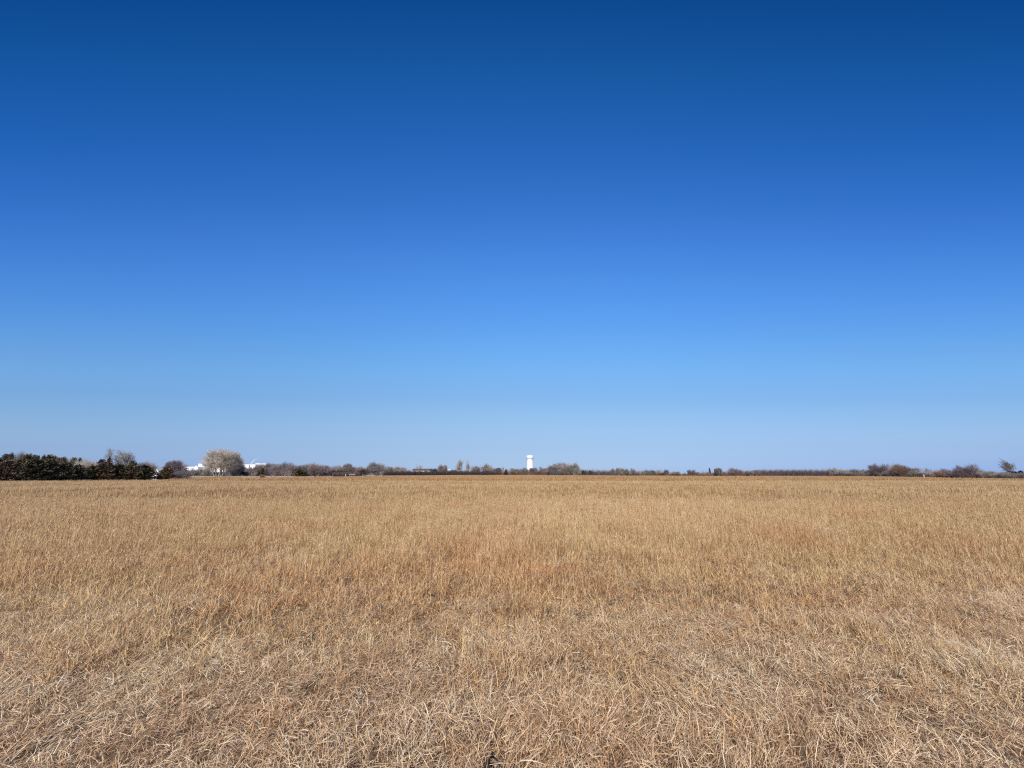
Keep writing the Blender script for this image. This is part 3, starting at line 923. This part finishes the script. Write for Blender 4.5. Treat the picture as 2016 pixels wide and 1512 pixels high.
# pale house between the cedars
D = 200.0
x0, x1 = bx(294, 317, D)
c = (x0 + x1) / 2
H1, H0 = at(305, 920.8, D).z, at(305, 925.5, D).z
o = empty('pale_house', (c, D, 0), 'pale gabled house glimpsed between the cedar grove and the lone cone shaped cedar', 'house')
hw = (x1 - x0) / 2
MB().box(-hw, hw, 0, 6, 0, H0).build('wall', M_PALE, o)
rf = MB().gable(-hw - 0.3, hw + 0.3, -0.4, 6.4, H0, H1 - 0.15).build('roof', M_ROOFP, o)
q0, q1 = gx(306.8, D) - c, gx(314.2, D) - c
gw = MB()
gw.box(q0, q1, -1.2, 0.0, 0, H0 - 0.2)
i = len(gw.v)
xm = (q0 + q1) / 2
gw.v += [(q0, -1.2, H0 - 0.2), (q1, -1.2, H0 - 0.2), (xm, -1.2, H1 - 0.2), (q0, -0.02, H0 - 0.2), (q1, -0.02, H0 - 0.2), (xm, -0.02, H1 - 0.2)]
gw.f += [(i, i + 1, i + 2), (i + 3, i + 5, i + 4), (i, i + 2, i + 5, i + 3), (i + 1, i + 4, i + 5, i + 2)]
gw.build('front_gable', M_WHITE, o)
MB().gable(q0 - 0.25, q1 + 0.25, -1.5, 2.2, H0 - 0.25, H1 - 0.18, 0.1, 'y').build('gable_roof', M_ROOFP, o)
for wx in (-hw + 0.8, -hw + 2.0):
    f_ = MB().box(wx - 0.35, wx + 0.35, -0.05, 0.02, H0 - 1.2, H0 - 0.35).build('window', M_WHITE, o)
    MB().box(wx - 0.27, wx + 0.27, -0.065, -0.045, H0 - 1.12, H0 - 0.43).build('pane', M_GLASS, f_)
wx = (q0 + q1) / 2 + 0.15
f_ = MB().box(wx - 0.4, wx + 0.4, -1.25, -1.18, H0 - 1.3, H0 - 0.5).build('window', M_WHITE, o)
MB().box(wx - 0.32, wx + 0.32, -1.265, -1.245, H0 - 1.22, H0 - 0.58).build('pane', M_GLASS, f_)
qx = gx(308, D) - c
zc0 = at(308, 918.4, D).z
MB().box(qx - 0.5, qx + 0.5, 3.6, 4.4, H1 - 0.6, zc0).build('chimney', M_WHITE, rf)


def board_fence(px0, px1, yt, yb, label, npost, D, M=None):
    M = M or M_WHITE
    a_, b_ = gx(px0, D), gx(px1, D)
    zt_ = at(px0, yt, D).z
    zl = max(0.08, at(px0, yb, D).z)
    o = empty('board_fence', ((a_ + b_) / 2, D, 0), label, 'fence')
    hw_ = (b_ - a_) / 2
    for k in range(npost):
        x = -hw_ + 2 * hw_ * k / (npost - 1)
        MB().box(x - 0.06, x + 0.06, -0.05, 0.07, 0, zt_ + 0.05).build('post', M, o)
    g = (zt_ - zl)
    for k in range(2):
        MB().box(-hw_, hw_, -0.085, -0.053, zl + g * (0.52 * k + 0.02), zl + g * (0.52 * k + 0.48)).build('board', M, o)


board_fence(299, 314, 936.8, 939.4, 'low white board fence in the gap below the pale house', 4, 112)
board_fence(688, 699, 933.2, 934.4, 'low pale board fence in front of the low brown brush', 4, D_of(937.8), M_WOOD)

# long low house behind the hedge
D = 560.0
x0, x1 = bx(811, 849, D)
c = (x0 + x1) / 2
H1, H0 = at(830, 922.6, D).z, at(830, 926.0, D).z
o = empty('low_house', (c, D, 0), 'long low house with a dark brown roof above the dark hedge', 'house')
hw = (x1 - x0) / 2
MB().box(-hw + 0.6, hw - 0.6, 0, 9, 0, H0).build('wall', M_PALE, o)
MB().gable(-hw, hw, -0.7, 9.7, H0, H1 - 0.2, 0.2).build('roof', M_ROOFD, o)
for k in range(5):
    wx = -hw + 3 + k * (2 * hw - 6) / 4
    f_ = MB().box(wx - 0.7, wx + 0.7, -0.06, 0.02, 1.0, 2.3).build('window', M_WHITE, o)
    MB().box(wx - 0.6, wx + 0.6, -0.085, -0.055, 1.1, 2.2).build('pane', M_GLASS, f_)
D = 560.0
x0, x1 = bx(882.6, 885.6, D)
c = (x0 + x1) / 2
H1, H0 = at(884, 923.8, D).z, at(884, 925.2, D).z
o = empty('white_shed', (c, D, 0), 'tiny bright white shed above the dark hedge left of the tall poplars', 'shed')
hw = (x1 - x0) / 2
MB().box(-hw, hw, 0, 3, 0, H0).build('wall', M_WHITE, o)
MB().gable(-hw - 0.15, hw + 0.15, -0.2, 3.2, H0, H1, 0.1).build('roof', M_METAL, o)
MB().box(-0.45, 0.45, -0.04, 0.02, 0, 2.0).build('door', M_PALE, o)

# small white things at the tree line
D = 375.0
x0, x1 = bx(393.2, 396.4, D)
o = empty('utility_box', ((x0 + x1) / 2, D, 0), 'tiny white box shaped thing at the top of the black looking hedge', 'box')
z0, z1 = at(395, 932.6, D).z, at(395, 930, D).z
hw = (x1 - x0) / 2
MB().box(-hw, hw, -0.4, 0.4, 0.15, z1 - 0.08).build('casing', M_WHITE, o)
MB().box(-hw - 0.06, hw + 0.06, -0.46, 0.46, z1 - 0.08, z1).build('lid', M_METAL, o)
MB().box(-hw + 0.1, hw - 0.1, -0.35, 0.35, 0, 0.15).build('plinth', M_GRAVEL, o)
D = D_of(937)
p = at(415.6, 935, D)
o = empty('white_pole', (p.x, D, 0), 'thin white pole at the left edge of the big pale cottonwood', 'pole')
hz = at(415.6, 921, D).z
MB().tube((0, 0, 0), (0, 0, hz), 0.16, 0.11, 10, cap=True).build('shaft', M_WHITE, o)
MB().tube((0, 0, hz), (0, 0, hz + 0.1), 0.15, 0.08, 10, cap=True).build('cap', M_METAL, o)
for px, yt, b_, lab in ((680.6, 933.4, 937.9, 'short white post left of the low pale board fence'), (1818.5, 934.0, 939.7, 'small white post in the low mauve brush at right')):
    D = D_of(b_)
    o = empty('marker_post', (gx(px, D), D, 0), lab, 'post')
    hz = at(px, yt, D).z
    MB().box(-0.09, 0.09, -0.06, 0.06, 0, hz - 0.1).build('shaft', M_WHITE, o)
    MB().box(-0.11, 0.11, -0.08, 0.08, hz - 0.1, hz).build('cap', M_METAL, o)

# ------------------------------------------------------------------ ground
S = 4500
me = mesh('ground', [(-S, -S, 0), (S, -S, 0), (S, S, 0), (-S, S, 0)], [(0, 1, 2, 3)], ground_material())
tag(link('ground', me), None, kind='structure')
# pale gravel strip in the far left corner of the field
pts = []
for px, yb in ((366, 938.4), (382, 937.2), (400, 936.9), (430, 936.9), (470, 936.95), (520, 937.1), (560, 937.3), (620, 937.4)):
    Dn = D_of(yb, 0)
    pts.append((gx(px, Dn), Dn))
vv, ff = [], []
for i, (x, y) in enumerate(pts):
    vv += [(x, y - 9, 0.02), (x, y + 9, 0.02)]
    if i:
        ff.append((2 * i - 2, 2 * i, 2 * i + 1, 2 * i - 1))
tag(link('gravel_road', mesh('gravel_road', vv, ff, M_GRAVEL)), None, kind='structure')

# ------------------------------------------------------------------ grass: one object, patches scattered by geometry nodes
TAB_X = [-400, 0, 100, 240, 330, 372, 420, 500, 560, 640, 700, 780, 900, 1040, 1140, 1250, 1400, 1550, 1700, 1800, 1900, 1960, 2016, 2500]
TAB_Y = [951, 948, 946.5, 944.5, 943.3, 940, 938.8, 939.5, 939, 938.2, 937.8, 936.4, 935.4, 935.2, 935.8, 936.4, 936.8, 936.9, 937.3, 939.2, 941, 941.7, 942, 947]
TAB_D = [D_of(y, 0.15) for y in TAB_Y]


def vnoise(x, y, sc_, seed):
    g = np.random.default_rng(seed).random((64, 64))
    X, Y = x / sc_, y / sc_
    i, j = np.floor(X).astype(int), np.floor(Y).astype(int)
    fx, fy = X - i, Y - j
    fx, fy = fx * fx * (3 - 2 * fx), fy * fy * (3 - 2 * fy)
    G = lambda a_, b_: g[a_ % 64, b_ % 64]
    return (G(i, j) * (1 - fx) * (1 - fy) + G(i + 1, j) * fx * (1 - fy) + G(i, j + 1) * (1 - fx) * fy + G(i + 1, j + 1) * fx * fy)


def blades(n, half, L, wd, tilt, bend, segs, z0, tone, kind, curl=0.6, taper=0.85, az0=None, tufts=0, tr=0.02):
    U = lambda ab: rng.uniform(ab[0], ab[1], n)
    x, y = rng.uniform(-half, half, n), rng.uniform(-half, half, n)
    z = U(z0)
    hk, ts, hu = np.ones(n), np.zeros(n), rng.normal(0, 0.35, n)
    if tufts:
        k_ = rng.integers(0, tufts, n)
        x = rng.uniform(-half, half, tufts)[k_] + rng.normal(0, tr, n)
        y = rng.uniform(-half, half, tufts)[k_] + rng.normal(0, tr, n)
        hk = rng.uniform(0.55, 1.3, tufts)[k_]
        ts = rng.normal(0, 0.13, tufts)[k_]
        hu = hu * 0.5 + rng.normal(0, 0.6, tufts)[k_]
    az = rng.uniform(0, 2 * np.pi, n) if az0 is None else rng.normal(az0, 0.7, n)
    le, ww, th, be = U(L) * hk, U(wd), np.radians(U(tilt)), np.radians(U(bend))
    cu = rng.normal(0, curl, n)
    ro = rng.uniform(-1.2, 1.2, n)
    P = np.stack([x, y, z], 1)
    V = np.zeros((n, segs + 1, 2, 3))
    for k in range(segs + 1):
        t = k / segs
        a_ = az + cu * t
        q = th + be * t
        d = np.stack([np.sin(q) * np.cos(a_), np.sin(q) * np.sin(a_), np.cos(q)], 1)
        sd = np.stack([-np.sin(a_), np.cos(a_), np.zeros(n)], 1)
        nr = np.cross(d, sd)
        wv = (sd * np.cos(ro)[:, None] + nr * np.sin(ro)[:, None]) * (ww * (1 - taper * t ** 1.5) / 2)[:, None]
        V[:, k, 0], V[:, k, 1] = P - wv, P + wv
        P = P + d * (le / segs)[:, None]
        P[:, 2] = np.maximum(P[:, 2], 0.006 + 0.012 * (np.arange(n) % 7) / 7)
    V = V.reshape(-1, 3)
    q = np.arange(segs)
    b0 = (np.arange(n) * (segs + 1) * 2)[:, None] + (q * 2)[None]
    Fc = np.stack([b0, b0 + 1, b0 + 3, b0 + 2], -1).reshape(-1, 4)
    tn = np.clip(rng.normal(tone[0], tone[1], n) + ts, 0, 1)
    return V, Fc, np.repeat(tn, (segs + 1) * 2), np.full(len(V), kind), np.repeat(hu, (segs + 1) * 2)


def seedhead(n, half, L, wd, kind, tone):
    """tall thin stems with a feathery top"""
    V1, F1, t1, k1, h1 = blades(n, half, L, wd, (0, 9), (0, 14), 3, (0, 0), tone, kind, 0.2, 0.5)
    tips = V1.reshape(n, 4, 2, 3)[:, 3].mean(1)
    m_ = 4
    tp = np.repeat(tips, m_, 0)
    V2, F2, t2, k2, h2 = blades(n * m_, half, (0.03, 0.07), (wd[0], wd[1] * 1.3), (5, 45), (0, 30), 2, (0, 0), tone, kind, 0.2)
    b_ = V2.reshape(n * m_, 3, 2, 3)
    b_ = b_ - b_[:, :1].mean(2, keepdims=True) + tp[:, None, None] - np.array([0, 0, 0.05]) * rng.random((n * m_, 1, 1, 1))
    return [(V1, F1, t1, k1, h1), (b_.reshape(-1, 3), F2, t2, k2, h2)]


VAR = []      # (class, [pieces])
for i in range(6):   # matted bleached grass near the camera
    az0 = rng.uniform(0, 6.28)
    VAR.append(('M', [blades(260, 0.29, (0.035, 0.11), (0.0022, 0.0042), (30, 98), (-10, 55), 4, (0.0, 0.055), (0.62, 0.22), 0.85, 0.45, tufts=30, tr=0.028),
                      blades(150, 0.29, (0.05, 0.12), (0.0022, 0.0042), (40, 88), (0, 40), 4, (0.0, 0.055), (0.66, 0.2), 0.8, 0.35, az0=az0, tufts=16, tr=0.045),
                      blades(110, 0.29, (0.04, 0.13), (0.0022, 0.0042), (3, 40), (10, 70), 4, (0, 0.02), (0.54, 0.24), 0.45, 0.6, tufts=16),
                      blades(70, 0.29, (0.04, 0.09), (0.003, 0.006), (60, 95), (-10, 30), 3, (0.0, 0.015), (0.05, 0.08), 0.5, 0.6)]))
for i in range(7):   # standing bunches
    VAR.append(('T', [blades(185, 0.3, (0.09, 0.25), (0.0034, 0.0066), (2, 34), (5, 75), 4, (0, 0.02), (0.52, 0.2), 0.15, 0.6, tufts=17, tr=0.022),
                      blades(75, 0.3, (0.06, 0.18), (0.003, 0.006), (45, 95), (-10, 50), 4, (0.0, 0.06), (0.46, 0.24), 0.35, 0.6, tufts=10, tr=0.05),
                      blades(90, 0.3, (0.05, 0.12), (0.003, 0.006), (50, 95), (-10, 30), 3, (0.0, 0.02), (0.10, 0.10), 0.3, 0.6)]
                + seedhead(1, 0.3, (0.25, 0.42), (0.003, 0.005), 0.1, (0.08, 0.06)) + seedhead(12, 0.3, (0.22, 0.42), (0.0032, 0.0052), 0.1, (0.66, 0.2))))
for i in range(6):   # farther off: broader blades, bigger patches
    VAR.append(('F', [blades(560, 0.95, (0.12, 0.30), (0.007, 0.015), (2, 34), (5, 70), 3, (0, 0.03), (0.21, 0.16), 0.05, 0.6, tufts=60, tr=0.05),
                      blades(120, 0.95, (0.10, 0.26), (0.008, 0.014), (45, 95), (-10, 40), 3, (0.0, 0.08), (0.26, 0.2), 0.15, 0.6, tufts=30, tr=0.08),
                      blades(75, 0.95, (0.28, 0.46), (0.009, 0.014), (0, 10), (0, 16), 3, (0, 0), (0.66, 0.2), 0.05, 0.3)]))
for i in range(6):
    VAR.append(('X', [blades(800, 3.4, (0.12, 0.34), (0.022, 0.045), (2, 34), (5, 60), 2, (0, 0.04), (0.10, 0.13), 0.04, 0.5, tufts=110, tr=0.16),
                      blades(160, 3.4, (0.14, 0.3), (0.03, 0.05), (45, 90), (-10, 30), 2, (0, 0.10), (0.24, 0.2), 0.1, 0.5),
                      blades(100, 3.4, (0.34, 0.5), (0.025, 0.045), (0, 12), (0, 14), 2, (0, 0), (0.42, 0.22), 0.03, 0.3)]))

cls = {}
Vs, Fs, Ts, Ks, Is, Hs = [], [], [], [], [], []
off = 0
for k, (c_, pieces) in enumerate(VAR):
    cls.setdefault(c_, []).append(k)
    for V, Fc, tn, kd, hu in pieces:
        Vs.append(V)
        Fs.append(Fc + off)
        Ts.append(tn)
        Ks.append(kd)
        Hs.append(hu)
        Is.append(np.full(len(V), k))
        off += len(V)


def grid(x0, x1, y0, y1, s):
    X, Y = np.meshgrid(np.arange(x0, x1, s), np.arange(y0, y1, s))
    X, Y = X.ravel(), Y.ravel()
    return X + rng.uniform(-s * .45, s * .45, len(X)), Y + rng.uniform(-s * .45, s * .45, len(X))


PV, PR, PSC, PI = [], [], [], []


def scatter(c_, X, Y, sel, s=(0.85, 1.15), zs=None):
    X, Y = X[sel], Y[sel]
    n_ = len(X)
    z = np.zeros(n_)
    if c_ in 'MT':
        z = (vnoise(X, Y, 0.55, 5) - 0.35) * 0.05
        z = np.maximum(z, 0.0)
    PV.append(np.stack([X, Y, z], 1))
    PR.append(np.stack([rng.normal(0, 0.05, n_) if c_ == 'M' else np.zeros(n_), rng.normal(0, 0.05, n_) if c_ == 'M' else np.zeros(n_), rng.uniform(0, 6.283, n_)], 1))
    k = rng.uniform(s[0], s[1], n_)
    hz = (0.72 + 0.56 * vnoise(X, Y, 1.3, 9)) * (0.8 + 0.4 * vnoise(X, Y, 6.0, 10))
    if c_ == 'M':
        hz = hz * (0.55 + 0.9 * vnoise(X, Y, 0.42, 14))
    if zs is not None:
        hz = hz * zs[sel]
    PSC.append(np.stack([k, k, k * hz], 1))
    PI.append(rng.choice(cls[c_], n_))


def inview(X, Y, extra):
    return (np.abs(X) < 1.36 * np.maximum(Y, 0) + extra)


def edge(X, Y):
    px = CX + F * X / np.maximum(Y * cp - EYE * sp, 0.5)
    return np.interp(px, TAB_X, TAB_D)


def mat_edge(X, Y):
    return 3.75 + 2.0 * (vnoise(X + 40, Y + 40, 1.4, 3) - 0.4) + np.clip(X - 0.8, 0, 5) * 0.16


X, Y = grid(-14, 14, -3.5, 10, 0.25)
d_ = Y - mat_edge(X, Y)
scatter('M', X, Y, (d_ < rng.uniform(-0.3, 2.2, len(X))) & inview(X, Y, 5))
X, Y = grid(-45, 45, 0, 26, 0.34)
d_ = Y - mat_edge(X, Y)
scatter('T', X, Y, (d_ > rng.uniform(-1.3, 0.8, len(X))) & (Y < 23.5 + rng.normal(0, 1.2, len(X))) & inview(X, Y, 4), zs=np.clip(0.58 + d_ * 0.08, 0.42, 1.0))
X, Y = grid(-125, 125, 20, 84, 1.3)
scatter('F', X, Y, (Y > 22.5) & (Y < 78 + rng.normal(0, 3, len(X))) & inview(X, Y, 4) & (Y < 0.97 * edge(X, Y)))
X, Y = grid(-520, 520, 70, 470, 4.2)
far = 0.84 + 0.05 * rng.random(len(X))
scatter('X', X, Y, (Y > 76) & inview(X, Y, 8) & (Y < far * edge(X, Y)))

PV, PR, PSC, PI = (np.concatenate(q) for q in (PV, PR, PSC, PI))
nb, npnt = off, len(PV)
print('grass patches', npnt, 'blade verts', nb)
Vall = np.concatenate(Vs + [PV]).astype(np.float32)
Fall = np.concatenate(Fs).astype(np.int32)
me = bpy.data.meshes.new('dry_grass')
me.vertices.add(len(Vall))
me.vertices.foreach_set('co', Vall.ravel())
me.loops.add(Fall.size)
me.loops.foreach_set('vertex_index', Fall.ravel())
me.polygons.add(len(Fall))
me.polygons.foreach_set('loop_start', np.arange(0, Fall.size, 4, dtype=np.int32))
me.update(calc_edges=True)
me.materials.append(grass_material())


def addattr(name, typ, arr, key='value'):
    q = me.attributes.new(name, typ, 'POINT')
    q.data.foreach_set(key, np.ascontiguousarray(arr).ravel())


z_ = np.zeros
addattr('tone', 'FLOAT', np.concatenate(Ts + [z_(npnt)]).astype(np.float32))
addattr('hue', 'FLOAT', np.concatenate(Hs + [z_(npnt)]).astype(np.float32))
addattr('kind', 'FLOAT', np.concatenate(Ks + [z_(npnt)]).astype(np.float32))
addattr('variant', 'INT', np.concatenate(Is + [np.full(npnt, -1)]).astype(np.int32))
addattr('pick', 'INT', np.concatenate([np.full(nb, -1), PI]).astype(np.int32))
addattr('turn', 'FLOAT_VECTOR', np.concatenate([z_((nb, 3)), PR]).astype(np.float32), 'vector')
addattr('size', 'FLOAT_VECTOR', np.concatenate([z_((nb, 3)), PSC]).astype(np.float32), 'vector')
grass = link('dry_grass', me)
tag(grass, 'dry tan and rusty prairie grass covering the whole field', 'grass', kind='stuff')

ng = bpy.data.node_groups.new('grass_scatter', 'GeometryNodeTree')
ng.interface.new_socket('Geometry', in_out='INPUT', socket_type='NodeSocketGeometry')
ng.interface.new_socket('Geometry', in_out='OUTPUT', socket_type='NodeSocketGeometry')
gn, gl = ng.nodes, ng.links
gi, go_ = gn.new('NodeGroupInput'), gn.new('NodeGroupOutput')


def named(name, typ):
    q = gn.new('GeometryNodeInputNamedAttribute')
    q.data_type = typ
    q.inputs['Name'].default_value = name
    return q.outputs[0]


def cmp_(src, op, val):
    q = gn.new('FunctionNodeCompare')
    q.data_type = 'INT'
    q.operation = op
    ins = [s for s in q.inputs if s.type == 'INT']
    gl.new(src, ins[0])
    ins[1].default_value = val
    return q.outputs[0]


def sep(geo, sel):
    q = gn.new('GeometryNodeSeparateGeometry')
    q.domain = 'POINT'
    gl.new(geo, q.inputs[0])
    gl.new(sel, q.inputs[1])
    return q.outputs[0], q.outputs[1]


va, pk = named('variant', 'INT'), named('pick', 'INT')
tu, sz = named('turn', 'FLOAT_VECTOR'), named('size', 'FLOAT_VECTOR')
points, blades_geo = sep(gi.outputs[0], cmp_(va, 'LESS_THAN', 0))
jn = gn.new('GeometryNodeJoinGeometry')
for k in range(len(VAR)):
    one, _ = sep(blades_geo, cmp_(va, 'EQUAL', k))
    ip = gn.new('GeometryNodeInstanceOnPoints')
    gl.new(points, ip.inputs['Points'])
    gl.new(cmp_(pk, 'EQUAL', k), ip.inputs['Selection'])
    gl.new(one, ip.inputs['Instance'])
    gl.new(tu, ip.inputs['Rotation'])
    gl.new(sz, ip.inputs['Scale'])
    gl.new(ip.outputs[0], jn.inputs[0])
gl.new(jn.outputs[0], go_.inputs[0])
md = grass.modifiers.new('scatter', 'NODES')
md.node_group = ng

# dead weed at the bottom edge
D = 2.62
p = at(965, 1505, D)
wd_ = empty('dead_weed', (at(967, 1512, D).x, D, 0), 'dead blackish weed stalk with crumpled leaves at the bottom edge', 'weed')
rd = random.Random(5)
m = MB()
q = Vector((0, 0, 0))
d = Vector((-0.05, 0.05, 1)).normalized()
spine = [q]
for i in range(7):
    d = (d + Vector((rd.gauss(0, 0.18), rd.gauss(0, 0.18), 0))).normalized()
    q2 = q + d * 0.032
    m.tube(q, q2, 0.0042 - 0.0004 * i, 0.0040 - 0.0004 * i, 6)
    q = q2
    spine.append(q)
m.t = []
M_WEED = mat('dead_weed', (0.030, 0.022, 0.022), 0.9, (40, 0.4))
m.build('stem', M_WEED, wd_)
for i in range(16):
    p0 = spine[rd.randrange(1, 8)]
    az = rd.uniform(0, 6.28)
    L = rd.uniform(0.02, 0.05)
    mm = MB()
    u = Vector((math.cos(az), math.sin(az), rd.uniform(-0.4, 0.6)))
    s_ = Vector((-math.sin(az), math.cos(az), rd.uniform(-0.5, 0.5)))
    for k in range(5):
        t = k / 4
        c_ = p0 + u * L * t + Vector((0, 0, -0.02 * t * t))
        hw = 0.009 * math.sin(math.pi * (0.1 + 0.85 * t))
        mm.v += [tuple(c_ - s_ * hw), tuple(c_ + Vector((0, 0, 0.006 * rd.random()))), tuple(c_ + s_ * hw)]
        if k:
            b_ = 3 * k - 3
            mm.f += [(b_, b_ + 1, b_ + 4, b_ + 3), (b_ + 1, b_ + 2, b_ + 5, b_ + 4)]
    mm.build('leaf', M_WEED, wd_)
